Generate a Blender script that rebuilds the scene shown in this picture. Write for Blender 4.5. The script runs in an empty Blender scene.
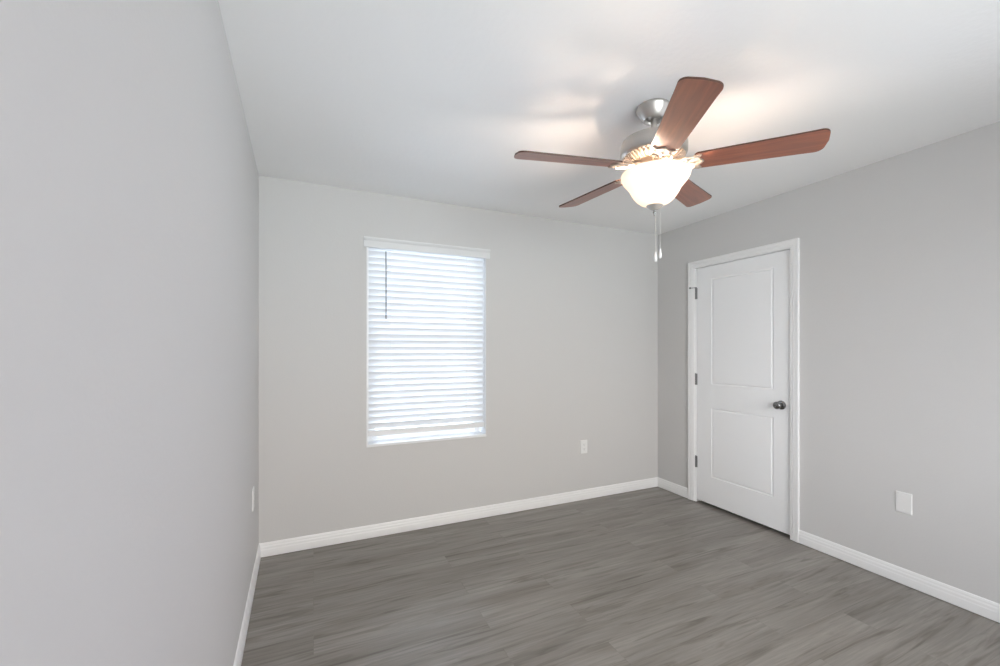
import bpy, bmesh, math, random
from mathutils import Vector, Matrix
PI = math.pi
S = bpy.context.scene
COL = S.collection
random.seed(4)

# ------------------------------------------------------------------ camera, sky, light, exposure
cam_d = bpy.data.cameras.new('camera')
cam = bpy.data.objects.new('camera', cam_d); COL.objects.link(cam)
cam_d.sensor_fit = 'HORIZONTAL'; cam_d.sensor_width = 36.0
cam_d.lens = 36.0 * 415.0 / 1000.0
cam_d.shift_y = 0.0163
cam_d.clip_start = 0.02
cam.location = (0.0, 0.0, 1.33)
cam.rotation_euler = (PI / 2, 0.0, -math.radians(24.19))
S.camera = cam

W = bpy.data.worlds.new('world'); S.world = W; W.use_nodes = True
# (ground, sky) radiance tuned per side to set each window's light, blended by azimuth
OUTSIDE = {
    '+y': ((16.3, 19.0, 22.8), (13.6, 15.6, 18.0)),
    '-y': ((10.2, 10.8, 10.9), (10.6, 10.2, 9.6)),
    '+x': ((3.2, 3.2, 3.8), (3.8, 3.8, 5.4)),
    '-x': ((3.0, 2.7, 3.0), (18.0, 19.0, 21.0)),
}
BULB_STRENGTH = 1600.0
wn = W.node_tree


def wnode(op, a, b_=None):
    n = wn.nodes.new('ShaderNodeMath'); n.operation = op
    for k_, v_ in enumerate((a, b_)):
        if v_ is None: continue
        if isinstance(v_, (int, float)): n.inputs[k_].default_value = v_
        else: wn.links.new(v_, n.inputs[k_])
    return n.outputs[0]


wtc = wn.nodes.new('ShaderNodeTexCoord'); wsp = wn.nodes.new('ShaderNodeSeparateXYZ')
wn.links.new(wtc.outputs['Generated'], wsp.inputs[0])
wup = wn.nodes.new('ShaderNodeMapRange')                 # 0 on the ground side of the horizon, 1 on the sky side
wup.inputs['From Min'].default_value = -0.03; wup.inputs['From Max'].default_value = 0.03
wn.links.new(wsp.outputs['Z'], wup.inputs['Value'])
flat = wnode('MAXIMUM', wnode('ADD', wnode('POWER', wsp.outputs['X'], 2.0), wnode('POWER', wsp.outputs['Y'], 2.0)), 1e-4)
total = None
for key, (gcol, scol) in OUTSIDE.items():
    comp = wsp.outputs[key[1].upper()]
    if key[0] == '-': comp = wnode('MULTIPLY', comp, -1.0)
    wgt = wnode('DIVIDE', wnode('POWER', wnode('MAXIMUM', comp, 0.0), 2.0), flat)
    mx_ = wn.nodes.new('ShaderNodeMix'); mx_.data_type = 'RGBA'
    wn.links.new(wup.outputs[0], mx_.inputs['Factor'])
    mx_.inputs[6].default_value = (*gcol, 1); mx_.inputs[7].default_value = (*scol, 1)
    sc_ = wn.nodes.new('ShaderNodeVectorMath'); sc_.operation = 'SCALE'
    wn.links.new(mx_.outputs[2], sc_.inputs[0]); wn.links.new(wgt, sc_.inputs['Scale'])
    if total is None: total = sc_.outputs[0]
    else:
        ad_ = wn.nodes.new('ShaderNodeVectorMath'); ad_.operation = 'ADD'
        wn.links.new(total, ad_.inputs[0]); wn.links.new(sc_.outputs[0], ad_.inputs[1]); total = ad_.outputs[0]
wn.links.new(total, wn.nodes['Background'].inputs['Color'])

S.view_settings.view_transform = 'Standard'
S.view_settings.look = 'None'
S.view_settings.gamma = 1.0
S.view_settings.use_curve_mapping = False
S.view_settings.exposure = 0.20
S.cycles.use_denoising = True
S.cycles.max_bounces = 12
S.cycles.diffuse_bounces = 8
S.cycles.transparent_max_bounces = 12
S.cycles.sample_clamp_indirect = 6.0
S.cycles.caustics_reflective = False
S.cycles.caustics_refractive = False


def sky_portal(name, loc, rot, sx, sy):
    d = bpy.data.lights.new(name, 'AREA'); d.shape = 'RECTANGLE'; d.size = sx; d.size_y = sy
    d.cycles.is_portal = True
    o = bpy.data.objects.new(name, d); COL.objects.link(o)
    o.location = loc; o.rotation_euler = rot
    return o


# portals: the seen back window, then three unseen windows added to light the room
sky_portal('window_daylight', (0.793, 3.275, 1.35), (-PI / 2, 0, 0), 0.92, 1.42)
sky_portal('fill_side_portal', (3.24, 0.10, 1.40), (0, PI / 2, 0), 1.5, 1.2)
sky_portal('fill_left_portal', (-0.40, -0.75, 1.40), (0, -PI / 2, 0), 1.3, 0.9)
sky_portal('fill_rear_portal', (1.15, -1.56, 1.375), (PI / 2, 0, 0), 2.6, 1.65)

# ------------------------------------------------------------------ room dimensions
H = 2.44
XR, YB, YF = 3.047, 3.047, -1.30
TILT = 0.0288                       # left wall runs 1.65 degrees off square


def XL(y): return -0.32 + (YB - y) * TILT


# ------------------------------------------------------------------ materials
def mat(name):
    m = bpy.data.materials.new(name); m.use_nodes = True
    nt = m.node_tree
    return m, nt, nt.nodes['Principled BSDF']


def lk(nt, a, b): nt.links.new(a, b)


def plain(name, col, rough=0.5, metal=0.0, spec=0.5, bump=None, coat=0.0):
    m, nt, b = mat(name)
    b.inputs['Base Color'].default_value = (*col, 1)
    b.inputs['Roughness'].default_value = rough
    b.inputs['Metallic'].default_value = metal
    b.inputs['Specular IOR Level'].default_value = spec
    b.inputs['Coat Weight'].default_value = coat
    if bump:
        scale, strength, dist = bump
        tc = nt.nodes.new('ShaderNodeTexCoord')
        n = nt.nodes.new('ShaderNodeTexNoise'); n.inputs['Scale'].default_value = scale
        n.inputs['Detail'].default_value = 3
        bp = nt.nodes.new('ShaderNodeBump'); bp.inputs['Strength'].default_value = strength
        bp.inputs['Distance'].default_value = dist
        lk(nt, tc.outputs['Object'], n.inputs['Vector'])
        lk(nt, n.outputs['Fac'], bp.inputs['Height']); lk(nt, bp.outputs['Normal'], b.inputs['Normal'])
    return m


M = {}
M['wall'] = plain('wall_paint', (0.61, 0.603, 0.593), 0.75, bump=(90, 0.12, 0.004))
M['ceiling'] = plain('ceiling_paint', (0.89, 0.89, 0.885), 0.85, bump=(45, 0.16, 0.006))
M['trim'] = plain('white_trim_paint', (0.85, 0.85, 0.845), 0.38)
M['door'] = plain('white_door_paint', (0.87, 0.875, 0.88), 0.42, bump=(160, 0.03, 0.002))
M['vinyl'] = plain('white_vinyl', (0.82, 0.83, 0.84), 0.35)
M['valance'] = plain('off_white_valance', (0.72, 0.725, 0.725), 0.45)
M['plate'] = plain('white_plastic', (0.78, 0.78, 0.77), 0.35)
M['slot'] = plain('dark_slot', (0.03, 0.03, 0.03), 0.6)
M['rubber'] = plain('grey_rubber', (0.12, 0.12, 0.12), 0.7)
M['nickel'] = plain('brushed_nickel', (0.50, 0.48, 0.455), 0.40, 0.92, bump=(300, 0.04, 0.001))
M['satin'] = plain('satin_light_metal', (0.55, 0.52, 0.49), 0.42, 0.45)
M['dark_nickel'] = plain('dark_nickel', (0.26, 0.26, 0.26), 0.22, 1.0)
M['hinge'] = plain('hinge_metal', (0.22, 0.22, 0.22), 0.4, 0.8)
M['ivory'] = plain('pale_satin_metal', (0.60, 0.52, 0.45), 0.36, 0.75)
M['wand'] = plain('grey_acrylic_wand', (0.05, 0.055, 0.065), 0.35)
M['cord'] = plain('white_cord', (0.80, 0.82, 0.84), 0.7)
M['chain'] = plain('pale_bead_chain', (0.80, 0.78, 0.74), 0.4, 0.3)
M['dark_void'] = plain('closet_wall_paint', (0.35, 0.35, 0.34), 0.8)


def floor_material():
    m, nt, b = mat('grey_vinyl_plank')
    tc = nt.nodes.new('ShaderNodeTexCoord')
    br = nt.nodes.new('ShaderNodeTexBrick')
    br.offset = 0.37; br.offset_frequency = 2
    br.inputs['Color1'].default_value = (0, 0, 0, 1); br.inputs['Color2'].default_value = (1, 1, 1, 1)
    br.inputs['Mortar'].default_value = (0.5, 0.5, 0.5, 1)
    br.inputs['Scale'].default_value = 1.0
    br.inputs['Mortar Size'].default_value = 0.0011
    br.inputs['Mortar Smooth'].default_value = 0.2
    br.inputs['Brick Width'].default_value = 1.22
    br.inputs['Row Height'].default_value = 0.152
    lk(nt, tc.outputs['Object'], br.inputs['Vector'])
    # every plank takes its own slice of the grain
    sep = nt.nodes.new('ShaderNodeSeparateColor'); lk(nt, br.outputs['Color'], sep.inputs['Color'])
    off = nt.nodes.new('ShaderNodeMath'); off.operation = 'MULTIPLY'; off.inputs[1].default_value = 7.3
    lk(nt, sep.outputs['Red'], off.inputs[0])
    cmb = nt.nodes.new('ShaderNodeCombineXYZ'); lk(nt, off.outputs[0], cmb.inputs['Z'])
    add = nt.nodes.new('ShaderNodeVectorMath'); add.operation = 'ADD'
    lk(nt, tc.outputs['Object'], add.inputs[0]); lk(nt, cmb.outputs[0], add.inputs[1])

    def grain(sx, sy, detail, rough, dist):
        mp = nt.nodes.new('ShaderNodeMapping'); mp.inputs['Scale'].default_value = (sx, sy, 1)
        lk(nt, add.outputs[0], mp.inputs['Vector'])
        n = nt.nodes.new('ShaderNodeTexNoise'); n.inputs['Scale'].default_value = 1
        n.inputs['Detail'].default_value = detail; n.inputs['Roughness'].default_value = rough
        n.inputs['Distortion'].default_value = dist
        lk(nt, mp.outputs[0], n.inputs['Vector'])
        return n.outputs['Fac']

    g1 = grain(0.9, 12, 4, 0.6, 0.4)       # broad cloudy streaks
    g2 = grain(4, 95, 4, 0.65, 0.3)        # fine fibres
    g3 = grain(2.0, 26, 3, 0.55, 1.2)      # knots and cathedral marks
    r1 = nt.nodes.new('ShaderNodeValToRGB'); lk(nt, g1, r1.inputs['Fac'])
    e = r1.color_ramp.elements
    e[0].position = 0.30; e[0].color = (0.190, 0.172, 0.153, 1)
    e[1].position = 0.70; e[1].color = (0.298, 0.278, 0.254, 1)
    r3 = nt.nodes.new('ShaderNodeValToRGB'); lk(nt, g3, r3.inputs['Fac'])
    e = r3.color_ramp.elements
    e[0].position = 0.28; e[0].color = (0.62, 0.60, 0.575, 1)
    e[1].position = 0.47; e[1].color = (1, 1, 1, 1)
    r2 = nt.nodes.new('ShaderNodeMapRange'); lk(nt, g2, r2.inputs['Value'])
    r2.inputs['From Min'].default_value = 0.3; r2.inputs['From Max'].default_value = 0.7
    r2.inputs['To Min'].default_value = 0.84; r2.inputs['To Max'].default_value = 1.14
    tone = nt.nodes.new('ShaderNodeMapRange'); lk(nt, sep.outputs['Red'], tone.inputs['Value'])
    tone.inputs['To Min'].default_value = 0.95; tone.inputs['To Max'].default_value = 1.05

    def mul(a, bb):
        v = nt.nodes.new('ShaderNodeVectorMath'); v.operation = 'MULTIPLY'
        lk(nt, a, v.inputs[0]); lk(nt, bb, v.inputs[1]); return v.outputs[0]
    c = mul(mul(mul(r1.outputs['Color'], r3.outputs['Color']), r2.outputs[0]), tone.outputs[0])
    jt = nt.nodes.new('ShaderNodeMapRange'); lk(nt, br.outputs['Fac'], jt.inputs['Value'])
    jt.inputs['To Min'].default_value = 1.0; jt.inputs['To Max'].default_value = 0.85
    c = mul(c, jt.outputs[0])
    lk(nt, c, b.inputs['Base Color'])
    b.inputs['Roughness'].default_value = 0.34
    b.inputs['Specular IOR Level'].default_value = 0.45
    bp = nt.nodes.new('ShaderNodeBump'); bp.inputs['Strength'].default_value = 0.10
    bp.inputs['Distance'].default_value = 0.002
    lk(nt, g2, bp.inputs['Height']); lk(nt, bp.outputs['Normal'], b.inputs['Normal'])
    return m


def wood_material(name, dark, light, rough):
    m, nt, b = mat(name)
    tc = nt.nodes.new('ShaderNodeTexCoord')
    mp = nt.nodes.new('ShaderNodeMapping'); mp.inputs['Scale'].default_value = (4, 55, 20)
    n = nt.nodes.new('ShaderNodeTexNoise'); n.inputs['Scale'].default_value = 1
    n.inputs['Detail'].default_value = 5; n.inputs['Distortion'].default_value = 0.6
    r = nt.nodes.new('ShaderNodeValToRGB')
    r.color_ramp.elements[0].position = 0.3; r.color_ramp.elements[0].color = (*dark, 1)
    r.color_ramp.elements[1].position = 0.7; r.color_ramp.elements[1].color = (*light, 1)
    lk(nt, tc.outputs['Object'], mp.inputs['Vector']); lk(nt, mp.outputs[0], n.inputs['Vector'])
    lk(nt, n.outputs['Fac'], r.inputs['Fac']); lk(nt, r.outputs['Color'], b.inputs['Base Color'])
    b.inputs['Roughness'].default_value = rough
    b.inputs['Coat Weight'].default_value = 1.0
    b.inputs['Coat IOR'].default_value = 1.7
    b.inputs['Coat Roughness'].default_value = 0.48
    return m


def translucent_material(name, col, trans, rough=0.4, gloss=0.06, clear=0.0):
    m = bpy.data.materials.new(name); m.use_nodes = True
    nt = m.node_tree; nt.nodes.clear()
    out = nt.nodes.new('ShaderNodeOutputMaterial')
    d = nt.nodes.new('ShaderNodeBsdfDiffuse'); d.inputs['Color'].default_value = (*col, 1)
    t = nt.nodes.new('ShaderNodeBsdfTranslucent'); t.inputs['Color'].default_value = (*col, 1)
    mx = nt.nodes.new('ShaderNodeMixShader'); mx.inputs[0].default_value = trans
    lk(nt, d.outputs[0], mx.inputs[1]); lk(nt, t.outputs[0], mx.inputs[2])
    sh = mx.outputs[0]
    if clear:
        tr = nt.nodes.new('ShaderNodeBsdfTransparent'); tr.inputs['Color'].default_value = (*col, 1)
        m2 = nt.nodes.new('ShaderNodeMixShader'); m2.inputs[0].default_value = clear
        lk(nt, sh, m2.inputs[1]); lk(nt, tr.outputs[0], m2.inputs[2]); sh = m2.outputs[0]
    g = nt.nodes.new('ShaderNodeBsdfGlossy'); g.inputs['Roughness'].default_value = rough
    m3 = nt.nodes.new('ShaderNodeMixShader'); m3.inputs[0].default_value = gloss
    lk(nt, sh, m3.inputs[1]); lk(nt, g.outputs[0], m3.inputs[2])
    lk(nt, m3.outputs[0], out.inputs['Surface'])
    return m


def pane_material():
    m = bpy.data.materials.new('clear_window_glass'); m.use_nodes = True
    nt = m.node_tree; nt.nodes.clear()
    out = nt.nodes.new('ShaderNodeOutputMaterial')
    tr = nt.nodes.new('ShaderNodeBsdfTransparent'); tr.inputs['Color'].default_value = (0.95, 0.95, 0.95, 1)
    g = nt.nodes.new('ShaderNodeBsdfGlossy'); g.inputs['Roughness'].default_value = 0.02
    fr = nt.nodes.new('ShaderNodeFresnel'); fr.inputs['IOR'].default_value = 1.45
    mx = nt.nodes.new('ShaderNodeMixShader')
    lk(nt, fr.outputs[0], mx.inputs[0]); lk(nt, tr.outputs[0], mx.inputs[1]); lk(nt, g.outputs[0], mx.inputs[2])
    lk(nt, mx.outputs[0], out.inputs['Surface'])
    return m


def bulb_material():
    m = bpy.data.materials.new('lit_bulb'); m.use_nodes = True
    nt = m.node_tree; nt.nodes.clear()
    out = nt.nodes.new('ShaderNodeOutputMaterial')
    e = nt.nodes.new('ShaderNodeEmission'); e.inputs['Color'].default_value = (1.0, 0.77, 0.60, 1)
    e.inputs['Strength'].default_value = BULB_STRENGTH
    lk(nt, e.outputs[0], out.inputs['Surface'])
    return m


M['floor'] = floor_material()
M['blade'] = wood_material('cherry_wood_blade', (0.19, 0.046, 0.018), (0.35, 0.098, 0.040), 0.45)
M['edge'] = plain('dark_blade_edge', (0.07, 0.026, 0.014), 0.5)
M['slat'] = translucent_material('white_blind_slat', (0.86, 0.88, 0.90), 0.09, 0.35, 0.04)
M['bowl'] = translucent_material('frosted_alabaster_glass', (0.97, 0.93, 0.88), 0.20, 0.25, 0.05, 0.0)
M['pane'] = pane_material()
M['bulb'] = bulb_material()


# ------------------------------------------------------------------ mesh helpers
def box(bm, x0, y0, z0, x1, y1, z1, mtx=None):
    vs = [bm.verts.new((x, y, z)) for x in (x0, x1) for y in (y0, y1) for z in (z0, z1)]
    for f in ((0, 1, 3, 2), (4, 6, 7, 5), (0, 4, 5, 1), (2, 3, 7, 6), (0, 2, 6, 4), (1, 5, 7, 3)):
        bm.faces.new([vs[i] for i in f])
    if mtx: bmesh.ops.transform(bm, matrix=mtx, verts=vs)
    return vs


def lathe(bm, prof, seg=48, mtx=None, closed=False):
    rings = []; new = []
    for r, z in prof:
        if r < 1e-6:
            v = bm.verts.new((0, 0, z)); rings.append([v]); new.append(v)
        else:
            ring = [bm.verts.new((r * math.cos(2 * PI * i / seg), r * math.sin(2 * PI * i / seg), z)) for i in range(seg)]
            rings.append(ring); new += ring
    pairs = list(zip(rings, rings[1:]))
    if closed: pairs.append((rings[-1], rings[0]))
    for a, b in pairs:
        for i in range(seg):
            j = (i + 1) % seg
            if len(a) == 1 and len(b) == 1: continue
            if len(a) == 1: bm.faces.new((a[0], b[j], b[i]))
            elif len(b) == 1: bm.faces.new((a[i], a[j], b[0]))
            else: bm.faces.new((a[i], a[j], b[j], b[i]))
    if mtx: bmesh.ops.transform(bm, matrix=mtx, verts=new)
    return new


def tube(bm, pts, rad, seg=8):
    pts = [Vector(p) for p in pts]
    rings = []
    for i, p in enumerate(pts):
        t = (pts[min(i + 1, len(pts) - 1)] - pts[max(i - 1, 0)]).normalized()
        a = Vector((0, 0, 1)) if abs(t.z) < 0.9 else Vector((1, 0, 0))
        u = t.cross(a).normalized(); w = t.cross(u)
        r = rad[i] if isinstance(rad, (list, tuple)) else rad
        rings.append([bm.verts.new(p + (u * math.cos(2 * PI * k / seg) + w * math.sin(2 * PI * k / seg)) * r) for k in range(seg)])
    for a, b in zip(rings, rings[1:]):
        for k in range(seg):
            j = (k + 1) % seg
            bm.faces.new((a[k], a[j], b[j], b[k]))
    bm.faces.new(rings[0][::-1]); bm.faces.new(rings[-1])


def prism(bm, outline, z0, z1, mtx=None):
    lo = [bm.verts.new((x, y, z0)) for x, y in outline]
    hi = [bm.verts.new((x, y, z1)) for x, y in outline]
    n = len(outline)
    bm.faces.new(lo[::-1]); bm.faces.new(hi)
    for i in range(n):
        j = (i + 1) % n
        bm.faces.new((lo[i], lo[j], hi[j], hi[i]))
    if mtx: bmesh.ops.transform(bm, matrix=mtx, verts=lo + hi)


def sweep(bm, prof, a, b, inward, up=Vector((0, 0, 1)), miter=(0.0, 0.0)):
    """profile of (out from wall, height) pairs run from a to b; miter: extra length per unit of 'out' at each end"""
    a, b, n = Vector(a), Vector(b), Vector(inward)
    t = (b - a).normalized()
    ra = [bm.verts.new(a + n * o + up * h - t * o * miter[0]) for o, h in prof]
    rb = [bm.verts.new(b + n * o + up * h + t * o * miter[1]) for o, h in prof]
    k = len(prof)
    for i in range(k):
        j = (i + 1) % k
        bm.faces.new((ra[i], ra[j], rb[j], rb[i]))
    bm.faces.new(ra[::-1]); bm.faces.new(rb)


def obj(name, bm, m, parent=None, smooth=False, bevel=0.0):
    bmesh.ops.recalc_face_normals(bm, faces=bm.faces[:])
    me = bpy.data.meshes.new(name); bm.to_mesh(me); bm.free()
    me.materials.append(m)
    if smooth:
        for p in me.polygons: p.use_smooth = True
        me.set_sharp_from_angle(angle=math.radians(38))
    o = bpy.data.objects.new(name, me); COL.objects.link(o)
    if parent: o.parent = parent
    if bevel:
        md = o.modifiers.new('bevel', 'BEVEL'); md.width = bevel; md.segments = 2
        md.limit_method = 'ANGLE'; md.angle_limit = math.radians(40)
    return o


def empty(name, loc):
    o = bpy.data.objects.new(name, None); COL.objects.link(o); o.location = loc
    o.empty_display_size = 0.1
    return o


def tag(o, label=None, cat=None, kind=None, group=None):
    if label: o['label'] = label
    if cat: o['category'] = cat
    if kind: o['kind'] = kind
    if group: o['group'] = group
    return o


def BM(): return bmesh.new()


def offset_verts(bm, v):
    bmesh.ops.translate(bm, vec=Vector(v), verts=bm.verts[:])


# ------------------------------------------------------------------ room shell
def poly_slab(bm, pts, z0, z1):
    prism(bm, pts, z0, z1)


T = 0.14
corners = [(XL(YF), YF), (XR, YF), (XR, YB), (XL(YB), YB)]
outer = [(XL(YF) - T, YF - 0.24), (XR + T, YF - 0.24), (XR + T, YB + 0.22), (XL(YB) - T, YB + 0.22)]

b = BM(); prism(b, outer, -0.10, 0.0)
tag(obj('floor', b, M['floor']), 'grey wood-look plank floor', 'floor', 'structure')
b = BM(); prism(b, outer, H, H + 0.10)
tag(obj('ceiling', b, M['ceiling']), 'pale textured ceiling above the fan', 'ceiling', 'structure')

b = BM()
LX0, LX1, LZ0, LZ1 = -1.15, -0.35, 0.80, 2.00          # opening of the added, unseen left window, y and z range


def left_block(y0, y1, z0, z1):
    prism(b, [(XL(y0), y0), (XL(y1), y1), (XL(y1) - T, y1), (XL(y0) - T, y0)], z0, z1)


left_block(YF - 0.24, LX0, 0, H); left_block(LX1, YB + 0.22, 0, H)
left_block(LX0, LX1, 0, LZ0); left_block(LX0, LX1, LZ1, H)
tag(obj('wall_left', b, M['wall']), 'plain pale grey wall filling the left side of the picture', 'wall', 'structure')

# back wall with the window opening
WX0, WX1, WZ0, WZ1 = 0.339, 1.247, 0.640, 2.100
WD = 0.20
b = BM()
xa, xb = XL(YB), XR
box(b, xa, YB, 0, WX0, YB + WD, H); box(b, WX1, YB, 0, xb, YB + WD, H)
box(b, WX0, YB, 0, WX1, YB + WD, WZ0); box(b, WX0, YB, WZ1, WX1, YB + WD, H)
tag(obj('wall_back', b, M['wall']), 'grey back wall with the blind-covered window', 'wall', 'structure')

# right wall with the door opening
DY0, DY1, DZ1 = 1.797, 2.626, 2.052
b = BM()
FX0, FX1, FZ0, FZ1 = -0.45, 0.65, 0.70, 2.10           # opening of the added, unseen right window, y and z range
box(b, XR, YF, 0, XR + T, FX0, H); box(b, XR, FX1, 0, XR + T, DY0, H)
box(b, XR, FX0, 0, XR + T, FX1, FZ0); box(b, XR, FX0, FZ1, XR + T, FX1, H)
box(b, XR, DY1, 0, XR + T, YB, H); box(b, XR, DY0, DZ1, XR + T, DY1, H)
tag(obj('wall_right', b, M['wall']), 'grey right wall with the white door', 'wall', 'structure')
# the dark closet behind the door
b = BM()
box(b, XR + T + 0.6, DY0 - 0.2, 0, XR + T + 0.64, DY1 + 0.2, H)
box(b, XR + T, DY0 - 0.24, 0, XR + T + 0.64, DY0 - 0.2, H); box(b, XR + T, DY1 + 0.2, 0, XR + T + 0.64, DY1 + 0.24, H)
box(b, XR + T, DY0 - 0.24, H, XR + T + 0.64, DY1 + 0.24, H + 0.04)
box(b, XR + T, DY0 - 0.24, -0.04, XR + T + 0.64, DY1 + 0.24, 0)
tag(obj('wall_closet', b, M['dark_void']), 'closet shell behind the white door', 'wall', 'structure')

b = BM()
GX0, GX1, GZ0, GZ1 = -0.10, 2.40, 0.60, 2.15  # opening of the unseen rear window, added to bring in light
box(b, XL(YF), YF - 0.2, 0, GX0, YF, H); box(b, GX1, YF - 0.2, 0, XR, YF, H)
box(b, GX0, YF - 0.2, 0, GX1, YF, GZ0); box(b, GX0, YF - 0.2, GZ1, GX1, YF, H)
tag(obj('wall_front', b, M['wall']), 'grey wall behind the viewer', 'wall', 'structure')

# ------------------------------------------------------------------ baseboards
BASE = [(0, 0.003), (0.0135, 0.003), (0.0135, 0.046), (0.0115, 0.052), (0.0115, 0.064), (0.0085, 0.072),
        (0.0085, 0.080), (0.005, 0.089), (0, 0.091)]


def baseboard(name, a, bb, n, label, miter=(0, 0)):
    b = BM(); sweep(b, BASE, a, bb, n, miter=miter)
    return tag(obj(name, b, M['trim'], bevel=0.0012), label, 'baseboard', 'structure')


nl = Vector((1, TILT, 0)).normalized()
baseboard('baseboard_left', (XL(YF), YF, 0), (XL(YB), YB, 0), nl, 'white baseboard along the left wall', (0, -1))
baseboard('baseboard_back', (XL(YB), YB, 0), (XR, YB, 0), (0, -1, 0), 'white baseboard under the window wall', (-1, -1))
CW = 0.058                                             # casing width
baseboard('baseboard_right', (XR, 1.797 - 0.037, 0), (XR, YF, 0), (-1, 0, 0), 'white baseboard running right of the door')
baseboard('baseboard_corner', (XR, YB, 0), (XR, 2.677, 0), (-1, 0, 0), 'short white baseboard between corner and door', (-1, 0))

# ------------------------------------------------------------------ door casing and jamb (trim_1)
CAS = [(0, 0), (0.017, 0), (0.017, 0.012), (0.0145, 0.018), (0.0145, 0.036), (0.011, 0.044), (0.011, 0.054), (0.008, 0.0585), (0, 0.0585)]
b = BM()
CY0, CY1, CZ = 1.758, 2.677, 2.096                     # outer edges of the casing


def casing_leg(bm, y_out, sgn):
    """vertical leg; profile height axis runs from the outer edge to the opening"""
    up = Vector((0, sgn, 0))
    a, e = Vector((XR, y_out, 0.002)), Vector((XR, y_out, CZ))
    ra = [bm.verts.new(a + Vector((-o, 0, 0)) + up * h) for o, h in CAS]
    rb = [bm.verts.new(e + Vector((-o, 0, -h)) + up * h) for o, h in CAS]
    k = len(CAS)
    for i in range(k):
        j = (i + 1) % k
        bm.faces.new((ra[i], ra[j], rb[j], rb[i]))
    bm.faces.new(ra[::-1]); bm.faces.new(rb)


casing_leg(b, CY0, 1); casing_leg(b, CY1, -1)
ra = [b.verts.new((XR - o, CY0 + h, CZ - h)) for o, h in CAS]
rb = [b.verts.new((XR - o, CY1 - h, CZ - h)) for o, h in CAS]
for i in range(len(CAS)):
    j = (i + 1) % len(CAS)
    b.faces.new((ra[i], ra[j], rb[j], rb[i]))
b.faces.new(ra[::-1]); b.faces.new(rb)
casing = tag(obj('trim_1', b, M['trim'], bevel=0.001), 'white moulded casing around the door', 'door casing', 'structure')
b = BM()
JT = 0.017
box(b, XR, DY0, 0.0, XR + T, DY0 + JT, DZ1); box(b, XR, DY1 - JT, 0.0, XR + T, DY1, DZ1)
box(b, XR, DY0 + JT, DZ1 - JT, XR + T, DY1 - JT, DZ1)
# door stop strips
box(b, XR + 0.046, DY0 + JT, 0.0, XR + 0.058, DY0 + JT + 0.012, DZ1 - JT)
box(b, XR + 0.046, DY1 - JT - 0.012, 0.0, XR + 0.058, DY1 - JT, DZ1 - JT)
box(b, XR + 0.046, DY0 + JT, DZ1 - JT - 0.012, XR + 0.058, DY1 - JT, DZ1 - JT)
obj('door_jamb', b, M['trim'], casing, bevel=0.001)

# ------------------------------------------------------------------ door (door_1): slab with two moulded panels
SY0, SY1, SZ0, SZ1 = DY0 + JT + 0.003, DY1 - JT - 0.003, 0.024, DZ1 - JT - 0.003
SX0, SX1 = XR + 0.008, XR + 0.043


def panel_faces(bm, x, y0, y1, z0, z1):
    """moulded panel: cove down, flat, raised field"""
    steps = [(0, 0), (0.006, 0.0044), (0.010, 0.0050), (0.013, 0.0044), (0.018, 0.0012), (0.026, 0.0008)]
    rings = []
    for ins, dep in steps:
        rings.append([bm.verts.new((x + dep, yy, zz)) for yy, zz in
                      ((y0 + ins, z0 + ins), (y1 - ins, z0 + ins), (y1 - ins, z1 - ins), (y0 + ins, z1 - ins))])
    for a, c in zip(rings, rings[1:]):
        for i in range(4):
            j = (i + 1) % 4
            bm.faces.new((a[i], a[j], c[j], c[i]))
    bm.faces.new(rings[-1])
    return rings[0]


b = BM()
PY0, PY1 = 1.940, 2.460
panels = [(0.252, 0.836), (1.034, 1.926)]
grid_y = [SY0, PY0, PY1, SY1]
grid_z = [SZ0, panels[0][0], panels[0][1], panels[1][0], panels[1][1], SZ1]
gv = {}
for i, y in enumerate(grid_y):
    for k, z in enumerate(grid_z):
        gv[i, k] = b.verts.new((SX0, y, z))
for i in range(3):
    for k in range(5):
        if i == 1 and k in (1, 3):
            continue
        b.faces.new((gv[i, k], gv[i + 1, k], gv[i + 1, k + 1], gv[i, k + 1]))
for z0, z1 in panels:
    panel_faces(b, SX0, PY0, PY1, z0, z1)
bmesh.ops.remove_doubles(b, verts=b.verts[:], dist=1e-5)
# sides and back
back = {}
for y in (SY0, SY1):
    for z in (SZ0, SZ1):
        back[y, z] = b.verts.new((SX1, y, z))
b.faces.new((back[SY0, SZ0], back[SY0, SZ1], back[SY1, SZ1], back[SY1, SZ0]))
b.verts.ensure_lookup_table()


def edge_loop(sel, key):
    return sorted([v for v in b.verts if sel(v)], key=key)


front = lambda v: abs(v.co.x - SX0) < 1e-6
bot = edge_loop(lambda v: front(v) and abs(v.co.z - SZ0) < 1e-6, lambda v: v.co.y)
top = edge_loop(lambda v: front(v) and abs(v.co.z - SZ1) < 1e-6, lambda v: v.co.y)
lef = edge_loop(lambda v: front(v) and abs(v.co.y - SY0) < 1e-6, lambda v: v.co.z)
rig = edge_loop(lambda v: front(v) and abs(v.co.y - SY1) < 1e-6, lambda v: v.co.z)
b.faces.new(bot + [back[SY1, SZ0], back[SY0, SZ0]])
b.faces.new(top + [back[SY1, SZ1], back[SY0, SZ1]])
b.faces.new(lef + [back[SY0, SZ1], back[SY0, SZ0]])
b.faces.new(rig + [back[SY1, SZ1], back[SY1, SZ0]])
door = tag(obj('door_1', b, M['door']), 'closed white two-panel door with a round nickel knob', 'door', 'structure')

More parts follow.
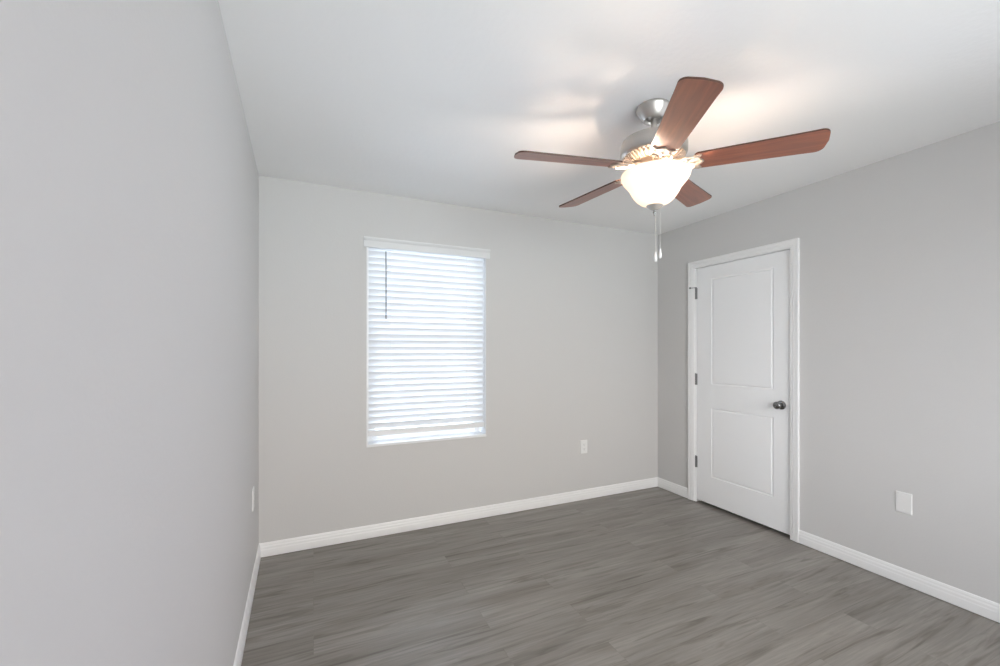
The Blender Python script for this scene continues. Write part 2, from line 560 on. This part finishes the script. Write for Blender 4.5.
# knob: round rose, neck and ball
KY, KZ = 1.884, 0.931
b = BM()
toroom = Matrix.Translation((SX0, KY, KZ)) @ Matrix.Rotation(-PI / 2, 4, 'Y')
lathe(b, [(0, 0), (0.031, 0), (0.0325, 0.003), (0.031, 0.007), (0.024, 0.011), (0.014, 0.013), (0.0115, 0.018), (0.0115, 0.028),
          (0.016, 0.034), (0.0225, 0.039), (0.0262, 0.046), (0.0268, 0.052), (0.025, 0.058), (0.020, 0.063), (0.011, 0.066), (0, 0.067)], 32, toroom)
knob = obj('door_knob', b, M['dark_nickel'], door, smooth=True); tag(knob, 'round satin nickel knob')
b = BM(); lathe(b, [(0, 0.0668), (0.0035, 0.0668), (0.0035, 0.0684), (0, 0.0684)], 12, toroom)
obj('lock_button', b, M['hinge'], knob)

for hz in (0.349, 1.069, 1.816):
    b = BM()
    hy = SY1 + 0.003
    for i in range(5):
        z0 = hz - 0.048 + i * 0.0194
        lathe(b, [(0, z0), (0.0062, z0), (0.0066, z0 + 0.001), (0.0066, z0 + 0.0176), (0.0062, z0 + 0.0186), (0, z0 + 0.0186)], 12,
              Matrix.Translation((SX0 - 0.006, hy, 0)))
    lathe(b, [(0, hz + 0.049), (0.0045, hz + 0.049), (0.0045, hz + 0.053), (0, hz + 0.055)], 12, Matrix.Translation((SX0 - 0.006, hy, 0)))
    box(b, SX0 - 0.003, hy - 0.012, hz - 0.048, SX0 + 0.0005, hy + 0.002, hz + 0.048)
    h = obj('hinge', b, M['hinge'], door, smooth=True)
# little stop on the top hinge pin
b = BM()
tube(b, [(SX0 - 0.006, SY1 + 0.004, 1.868), (SX0 - 0.024, SY1 + 0.024, 1.868), (SX0 - 0.030, SY1 + 0.036, 1.868)], 0.003, 8)
tube(b, [(SX0 - 0.006, SY1 + 0.003, 1.864), (SX0 - 0.006, SY1 + 0.003, 1.872)], 0.009, 12)
st = obj('hinge_stop', b, M['hinge'], door, smooth=True)
b = BM()
tube(b, [(SX0 - 0.029, SY1 + 0.034, 1.868), (SX0 - 0.033, SY1 + 0.042, 1.868), (SX0 - 0.034, SY1 + 0.046, 1.868)], [0.006, 0.008, 0.006], 12)
obj('bumper', b, M['rubber'], st, smooth=True)

# ------------------------------------------------------------------ window_1
win = empty('window_1', ((WX0 + WX1) / 2, YB, WZ0))
tag(win, 'white single-hung window behind the blind on the back wall', 'window', 'structure')
wo = Vector(win.location)


def wpart(name, bm, m, parent=None, **k):
    offset_verts(bm, -wo)
    return obj(name, bm, m, parent or win, **k)


b = BM()                                               # white lining of the recess, edge flush with the wall
LT = 0.013
box(b, WX0, YB - 0.002, WZ0 + 0.02, WX0 + LT, YB + 0.12, WZ1); box(b, WX1 - 0.005, YB - 0.002, WZ0 + 0.02, WX1, YB + 0.12, WZ1)
box(b, WX0 + LT, YB - 0.002, WZ1 - LT, WX1 - LT, YB + 0.12, WZ1)
wpart('recess_lining', b, M['vinyl'], bevel=0.0015)
b = BM()
box(b, WX0, YB - 0.008, WZ0, WX1, YB + 0.125, WZ0 + 0.02)
wpart('window_sill', b, M['vinyl'], bevel=0.003)
b = BM()                                               # outer frame of the sash unit
fy0, fy1 = YB + 0.105, YB + 0.175
fx0, fx1, fz0, fz1 = WX0 + LT, WX1 - LT, WZ0 + 0.02, WZ1 - LT
FW = 0.036
box(b, fx0, fy0, fz0, fx0 + FW, fy1, fz1); box(b, fx1 - FW, fy0, fz0, fx1, fy1, fz1)
box(b, fx0 + FW, fy0, fz0, fx1 - FW, fy1, fz0 + 0.018); box(b, fx0 + FW, fy0, fz1 - FW, fx1 - FW, fy1, fz1)
frame = wpart('window_frame', b, M['vinyl'], bevel=0.003)
zm = 1.365
for nm, z0, z1, yo in (('lower_sash', fz0 + 0.018, zm + 0.022, 0.008), ('upper_sash', zm - 0.022, fz1 - FW, 0.036)):
    b = BM()
    sx0, sx1 = fx0 + FW, fx1 - FW
    y0, y1 = fy0 + yo, fy0 + yo + 0.026
    sw = 0.026
    box(b, sx0, y0, z0, sx0 + sw, y1, z1); box(b, sx1 - sw, y0, z0, sx1, y1, z1)
    box(b, sx0 + sw, y0, z0, sx1 - sw, y1, z0 + 0.028); box(b, sx0 + sw, y0, z1 - 0.042, sx1 - sw, y1, z1)
    sa = wpart('sash', b, M['vinyl'], bevel=0.002)
    b = BM(); box(b, sx0 + sw, y0 + 0.011, z0 + 0.028, sx1 - sw, y0 + 0.015, z1 - 0.042)
    wpart('pane', b, M['pane'], sa)

# ------------------------------------------------------------------ fill_window_2 and fill_window_3 added out of view to light the room: frame, mullion, glass
def fill_window(name, label, loc, rot, half, height):
    root = empty(name, loc); root.rotation_euler = (0, 0, rot)      # local y runs out of the room
    tag(root, label, 'window', 'structure')
    b = BM()
    for x0, x1 in ((-half, -half + 0.05), (-0.03, 0.03), (half - 0.05, half)):
        box(b, x0, 0.06, 0, x1, 0.12, height)
    for z0, z1 in ((0, 0.05), (height - 0.05, height)):
        for x0, x1 in ((-half + 0.05, -0.03), (0.03, half - 0.05)):
            box(b, x0, 0.06, z0, x1, 0.12, z1)
    obj('window_frame', b, M['vinyl'], root)
    for x0, x1 in ((-half + 0.05, -0.03), (0.03, half - 0.05)):
        b = BM(); box(b, x0, 0.088, 0.05, x1, 0.092, height - 0.05)
        obj('pane', b, M['pane'], root)


fill_window('fill_window_2', 'added fill-light window in the right wall, unseen beside the viewer', (XR, (FX0 + FX1) / 2, FZ0), -PI / 2, (FX1 - FX0) / 2, FZ1 - FZ0)
fill_window('fill_window_4', 'added fill-light window in the left wall, unseen beside the viewer', (XL(-0.75), (LX0 + LX1) / 2, LZ0), PI / 2 + TILT, (LX1 - LX0) / 2, LZ1 - LZ0)
fill_window('fill_window_3', 'wide added fill-light window in the wall behind the viewer, unseen', ((GX0 + GX1) / 2, YF, GZ0), PI, (GX1 - GX0) / 2, GZ1 - GZ0)

# ------------------------------------------------------------------ window blind
BX0, BX1 = 0.3555, 1.2395
BY = YB + 0.036
blind = empty('window_blind', ((BX0 + BX1) / 2, BY, 0.715))
tag(blind, 'white horizontal-slat blind lowered over the window, slats nearly shut', 'blind')
bo = Vector(blind.location)


def bpart(name, bm, m, parent=None, **k):
    offset_verts(bm, -bo)
    return obj(name, bm, m, parent or blind, **k)


VAL = [(0, 0), (0.010, 0), (0.012, 0.006), (0.012, 0.046), (0.015, 0.050), (0.020, 0.058), (0.021, 0.066), (0.019, 0.071), (0, 0.071)]
b = BM()
vx0, vx1, vz = 0.321, 1.277, 2.048
sweep(b, VAL, (vx0, YB - 0.001, vz), (vx1, YB - 0.001, vz), (0, -1, 0))
bpart('valance', b, M['valance'], bevel=0.0012)
b = BM(); box(b, BX0, BY - 0.026, 2.056, BX1, BY + 0.026, 2.092)
bpart('headrail', b, M['vinyl'], bevel=0.002)
PITCH, NS, Z0 = 0.0456, 29, 0.780
slat_src = None
for i in range(NS):
    zc = Z0 + i * PITCH
    if slat_src is None:
        b = BM()
        n = 6; w = 0.0510; th = 0.0030
        xs = (BX0 - bo.x, BX1 - bo.x)
        top_r, bot_r = [], []
        for k in range(n + 1):
            s = -w / 2 + w * k / n
            crown = 0.0022 * (1 - (2 * s / w) ** 2)
            top_r.append((s, crown + th / 2)); bot_r.append((s, crown - th / 2))
        ring = top_r + bot_r[::-1]
        ends = []
        for x in xs:
            ends.append([b.verts.new((x, s, z)) for s, z in ring])
        m_ = len(ring)
        for k in range(m_):
            j = (k + 1) % m_
            b.faces.new((ends[0][k], ends[0][j], ends[1][j], ends[1][k]))
        b.faces.new(ends[0][::-1]); b.faces.new(ends[1])
        slat_src = o = obj('slat', b, M['slat'], blind, smooth=True)
    else:
        o = slat_src.copy(); COL.objects.link(o); o.parent = blind
    o.location = (0, 0, zc - bo.z)
    # room-side edge tipped up
    o.rotation_euler = (math.radians(-67 + random.uniform(-0.8, 0.8)), 0, 0)
b = BM(); box(b, BX0, BY - 0.025, 0.712, BX1, BY + 0.025, 0.752)
bpart('bottom_rail', b, M['vinyl'], bevel=0.003)
for lx in (0.508, 1.088):
    b = BM()
    tube(b, [(lx, BY - 0.0285, 0.744), (lx, BY - 0.0285, 2.06)], 0.0009, 6)
    for i in range(NS):                                  # rungs of the ladder cord
        zc = Z0 + i * PITCH
        tube(b, [(lx, BY - 0.0285, zc - 0.022), (lx, BY - 0.0285, zc - 0.014)], 0.0018, 6)
    bpart('ladder_cord', b, M['cord'])
b = BM()
tube(b, [(0.473, YB - 0.004, 2.03), (0.473, YB - 0.006, 1.80), (0.473, YB - 0.006, 1.56)], 0.0034, 8)
tube(b, [(0.473, YB - 0.006, 1.575), (0.473, YB - 0.006, 1.548)], [0.0044, 0.0036], 8)
w_ = bpart('tilt_wand', b, M['wand'], smooth=True); tag(w_, 'thin dark tilt wand')

# ------------------------------------------------------------------ wall plates


def plate_mesh(w, h, d):
    b = BM()
    rings = []
    for ins, z in ((0, 0), (0, d * 0.55), (0.004, d)):
        x, y = w / 2 - ins, h / 2 - ins
        rings.append([b.verts.new((px, py, z)) for px, py in ((-x, -y), (x, -y), (x, y), (-x, y))])
    for a, c in zip(rings, rings[1:]):
        for i in range(4):
            j = (i + 1) % 4
            b.faces.new((a[i], a[j], c[j], c[i]))
    b.faces.new(rings[0][::-1]); b.faces.new(rings[-1])
    return b


def wall_plate(name, loc, n, label, kind):
    """local z = out of the wall, local y = up"""
    n = Vector(n).normalized()
    up = Vector((0, 0, 1)); x = up.cross(n)
    root = empty(name, loc)
    root.matrix_world = Matrix(((x.x, up.x, n.x, loc[0]), (x.y, up.y, n.y, loc[1]), (x.z, up.z, n.z, loc[2]), (0, 0, 0, 1)))
    tag(root, label, 'wall plate' if kind == 'blank' else 'outlet')
    obj('cover_plate', plate_mesh(0.072, 0.118, 0.006), M['plate'], root, bevel=0.0008)
    if kind == 'duplex':
        for s in (-1, 1):
            b = BM()
            out = []
            for k in range(24):
                a = 2 * PI * k / 24
                out.append((0.0172 * math.cos(a), max(-0.0125, min(0.0125, 0.0172 * math.sin(a))) + s * 0.0195))
            prism(b, out, 0.005, 0.0078)
            r = obj('receptacle', b, M['plate'], root)
            b = BM()
            box(b, -0.0075, s * 0.0195 + 0.0005, 0.007, -0.0055, s * 0.0195 + 0.0085, 0.00795)
            box(b, 0.0055, s * 0.0195 + 0.0012, 0.007, 0.0075, s * 0.0195 + 0.0080, 0.00795)
            lathe(b, [(0, 0.007), (0.0024, 0.007), (0.0024, 0.00795), (0, 0.00795)], 12, Matrix.Translation((0, s * 0.0195 - 0.006, 0)))
            obj('slots', b, M['slot'], r)
        sc = (0.0,)
    elif kind == 'rocker':
        b = BM(); box(b, -0.0165, -0.0335, 0.005, 0.0165, 0.0335, 0.0078); obj('receptacle', b, M['plate'], root, bevel=0.0008)
        sc = (-0.048, 0.048)
    else:
        sc = (-0.041, 0.041)
    for sy in sc:
        b = BM(); lathe(b, [(0, 0.0055), (0.003, 0.0055), (0.0028, 0.0068), (0, 0.0072)], 12, Matrix.Translation((0, sy, 0)))
        obj('screw', b, M['plate'], root, smooth=True)
    return root


wall_plate('wall_outlet', (2.181, YB, 0.468), (0, -1, 0), 'white outlet low on the back wall, right of the window', 'duplex')
wall_plate('wall_plate', (XR, 1.205, 0.462), (-1, 0, 0), 'white cover plate low on the right wall, right of the door', 'blank')
wall_plate('wall_outlet', (XL(2.666), 2.666, 0.50), nl, 'white outlet seen edge-on low on the left wall, near the corner', 'duplex')

# ------------------------------------------------------------------ ceiling fan
FXC, FYC, ZB, RT = 1.422, 1.4496, 2.166, 0.649
fan = empty('ceiling_fan', (FXC, FYC, H))
tag(fan, 'five-blade ceiling fan with cherry blades and lit frosted bowl light', 'ceiling fan')
zl = lambda z: z - H
TM = Matrix.Translation((0, 0, zl(ZB))) @ Matrix.Rotation(0.0223, 4, 'X') @ Matrix.Translation((0, 0, -zl(ZB)))


def fpart(name, bm, m, parent=None, mtx=TM, smooth=True, **k):
    o = obj(name, bm, m, parent or fan, smooth=smooth, **k)
    if parent is None and mtx: o.matrix_local = mtx
    return o


KIT = Matrix.Translation((0.010 * math.cos(math.radians(24.19)), -0.010 * math.sin(math.radians(24.19)), 0)) @ TM


def L(prof): return [(r, zl(z)) for r, z in prof]


b = BM()
lathe(b, L([(0, 2.4395), (0.073, 2.4395), (0.0745, 2.437), (0.0745, 2.428), (0.071, 2.423), (0.066, 2.412), (0.060, 2.401), (0.051, 2.388),
            (0.045, 2.381), (0.042, 2.379), (0.039, 2.382), (0.034, 2.394), (0.016, 2.400), (0, 2.400)]), 48)
fpart('canopy', b, M['nickel'], mtx=None)
b = BM()
lathe(b, L([(0, 2.398), (0.024, 2.396), (0.026, 2.392), (0.020, 2.386), (0.0135, 2.384), (0.0135, 2.318), (0.019, 2.316), (0.022, 2.312), (0.024, 2.294), (0, 2.294)]), 32)
fpart('downrod', b, M['nickel'])
b = BM()
lathe(b, L([(0, 2.298), (0.04, 2.298), (0.060, 2.296), (0.110, 2.289), (0.138, 2.282), (0.142, 2.275), (0.1445, 2.266), (0.1445, 2.258), (0.146, 2.254), (0.146, 2.222),
            (0.144, 2.217), (0.139, 2.211), (0.130, 2.206), (0, 2.206)]), 64)
fpart('motor_housing', b, M['nickel'])
b = BM()                                               # pierced underside of the motor: ribs over a ring
lathe(b, L([(0, 2.2055), (0.128, 2.2055), (0.124, 2.198), (0.098, 2.186), (0.090, 2.180), (0.060, 2.178), (0, 2.178)]), 64)
for k in range(44):
    mtx = Matrix.Rotation(2 * PI * k / 44, 4, 'Z') @ Matrix.Translation((0.117, 0, zl(2.196))) @ Matrix.Rotation(math.radians(-30), 4, 'Y')
    box(b, -0.021, -0.0032, -0.005, 0.021, 0.0032, 0.005, mtx)
v = fpart('vent_ring', b, M['ivory']); tag(v, 'pale ribbed ring under the motor')
b = BM()
lathe(b, L([(0, 2.179), (0.052, 2.179), (0.056, 2.174), (0.056, 2.150), (0.060, 2.146), (0.098, 2.143), (0.106, 2.140), (0.106, 2.134), (0.06, 2.132), (0, 2.132)]), 48)
fpart('light_fitter', b, M['ivory'], mtx=KIT)

# glass bowl, open at the top
b = BM()
outp = [(0.1480, 2.137), (0.1510, 2.132), (0.1505, 2.124), (0.1475, 2.114), (0.141, 2.101), (0.130, 2.088), (0.119, 2.075), (0.110, 2.062),
        (0.104, 2.048), (0.094, 2.032), (0.081, 2.016), (0.062, 2.001), (0.040, 1.991), (0.018, 1.986)]
inp = [(max(r - 0.0045, 0.012), z + 0.003) for r, z in outp[::-1]]
lathe(b, L(outp + inp), 64, closed=True)
bowl = fpart('glass_bowl', b, M['bowl'], mtx=KIT); tag(bowl, 'bell-shaped frosted glass bowl, lit from inside')
b = BM()
lathe(b, L([(0, 1.997), (0.036, 1.993), (0.037, 1.989), (0.032, 1.984), (0.021, 1.976), (0.010, 1.970), (0, 1.969)]), 32)
fin = fpart('finial', b, M['satin'], mtx=KIT)
b = BM()
lathe(b, L([(0, 1.9715), (0.006, 1.9705), (0.005, 1.966), (0.0075, 1.962), (0.0075, 1.958), (0.004, 1.953), (0.0035, 1.946), (0, 1.944)]), 20)
obj('finial_tip', b, M['dark_nickel'], fin, smooth=True)
b = BM(); lathe(b, L([(0.005, 2.133), (0.005, 1.995), (0, 1.995)]), 12); fpart('centre_rod', b, M['nickel'], mtx=KIT)
# bulbs and sockets
camr = Vector((math.cos(math.radians(24.19)), -math.sin(math.radians(24.19)), 0))
for s in (-1, 1):
    d = (camr * s + Vector((0, 0, -0.18))).normalized()
    base = camr * (s * 0.035) + Vector((0, 0, zl(2.124)))
    rot = Vector((0, 0, 1)).rotation_difference(d).to_matrix().to_4x4()
    mt = Matrix.Translation(base) @ rot
    b = BM(); lathe(b, [(0, -0.012), (0.014, -0.012), (0.014, 0.018), (0.012, 0.020), (0, 0.020)], 20, mt)
    sk = fpart('bulb_socket', b, M['plate'], mtx=KIT)
    b = BM()
    lathe(b, [(0, 0.019), (0.008, 0.020), (0.0105, 0.026), (0.0145, 0.034), (0.0160, 0.042), (0.0145, 0.052), (0.0090, 0.063), (0.0035, 0.071), (0, 0.073)], 24, mt)
    obj('light_bulb', b, M['bulb'], sk, smooth=True)


# blades and their ornate brackets
def blade_outline():
    pts = []
    r0, r1 = 0.172, RT
    w0, w1 = 0.055, 0.069
    pts += [(r0, -w0 + 0.012), (r0 + 0.012, -w0)]
    cr = 0.030
    pts += [(r0 + (r1 - r0) * t, -(w0 + (w1 - w0) * t)) for t in (0.3, 0.6, 0.85)]
    for k in range(7):
        a = -PI / 2 + (PI / 2) * k / 6
        pts.append((r1 - cr - 0.004 + cr * math.cos(a), -w1 + cr + cr * math.sin(a)))
    pts.append((r1 + 0.001, 0))
    up = [(x, -y) for x, y in pts[:-1]][::-1]
    return pts + up


def bracket_bm():
    b = BM()
    z0, z1 = -0.0105, -0.0045
    # crown-shaped plate under the blade root
    half = [(0.146, 0.010), (0.154, 0.022), (0.163, 0.036), (0.176, 0.047), (0.190, 0.050), (0.200, 0.044), (0.195, 0.036), (0.190, 0.028),
            (0.194, 0.020), (0.202, 0.012), (0.210, 0.0)]
    out = half + [(x, -y) for x, y in half[-2::-1]]
    prism(b, out, z0, z1)
    # two open scrolls from the hub to the plate, and a central arm
    for s in (-1, 1):
        pts = []
        for k in range(13):
            t = k / 12
            pts.append((0.080 + 0.095 * t, s * (0.012 + 0.030 * math.sin(PI * t * 0.85) * (0.55 + 0.75 * t)), -0.010 + 0.012 * (1 - t) ** 2))
        tube(b, pts, [0.0062 - 0.0018 * (k / 12) for k in range(13)], 8)
        c = []
        for k in range(15):
            a = k / 14 * 1.6 * PI
            rr = 0.013 - 0.0055 * k / 14
            c.append((0.128 + rr * math.cos(a), s * (0.017 + rr * math.sin(a)), -0.0085))
        tube(b, c, 0.0036, 6)
    tube(b, [(0.070, 0, 0.006), (0.110, 0, -0.004), (0.135, 0, -0.010), (0.170, 0, -0.010)], [0.0105, 0.008, 0.0065, 0.006], 8)
    box(b, 0.060, -0.020, 0.000, 0.098, 0.020, 0.010)
    for x, y in ((0.182, 0.036), (0.182, -0.036), (0.198, 0.0)):
        lathe(b, [(0, -0.0135), (0.004, -0.0125), (0.0052, -0.0105), (0.0052, -0.009), (0, -0.009)], 12, Matrix.Translation((x, y, 0)))
    return b


PITCH_A = math.radians(-12)
b = BM(); prism(b, blade_outline(), -0.0045, 0.0025)
bmesh.ops.transform(b, matrix=Matrix.Rotation(PITCH_A, 4, 'X'), verts=b.verts[:])
blade0 = obj('fan_blade', b, M['blade'], fan)
blade0.data.materials.append(M['edge'])
for p_ in blade0.data.polygons:
    if len(p_.vertices) == 4: p_.material_index = 1
b = bracket_bm()
bmesh.ops.transform(b, matrix=Matrix.Rotation(PITCH_A, 4, 'X'), verts=b.verts[:])
br0 = obj('blade_bracket', b, M['ivory'], blade0, smooth=True)
for k in range(5):
    if k == 0:
        o = blade0
    else:
        o = blade0.copy(); COL.objects.link(o); o.parent = fan
        c = br0.copy(); COL.objects.link(c); c.parent = o
    o.matrix_local = TM @ Matrix.Translation((0, 0, zl(ZB))) @ Matrix.Rotation(math.radians(22.48 + 72 * k), 4, 'Z')

# pull chains, hanging plumb beside the finial
for s, zend in ((0, 1.775), (1, 1.790)):
    p = camr * (0.011 + 0.021 * s) + Vector((0.0, 0.0, 0))
    b = BM()
    ztop = (1.946, 1.992)[s]                              # from the finial tip, and from the cap's edge
    tube(b, [(p.x, p.y, zl(ztop)), (p.x, p.y, zl(zend))], 0.0007, 6)
    nb = int((ztop - zend) / 0.0042)
    for k in range(nb):
        z = zl(zend + 0.0042 * k)
        lathe(b, [(0, z - 0.0014), (0.0011, z - 0.0006), (0.0011, z + 0.0006), (0, z + 0.0014)], 6, Matrix.Translation((p.x, p.y, 0)))
    ch = obj('pull_chain', b, M['chain'], fan, smooth=True)
    b = BM()
    z = zl(zend)
    lathe(b, [(0, z + 0.003), (0.003, z + 0.002), (0.0042, z - 0.004), (0.0065, z - 0.018), (0.0078, z - 0.030), (0.0062, z - 0.039), (0.003, z - 0.043), (0, z - 0.044)], 16,
          Matrix.Translation((p.x, p.y, 0)))
    obj('pull_fob', b, M['plate'], ch, smooth=True)
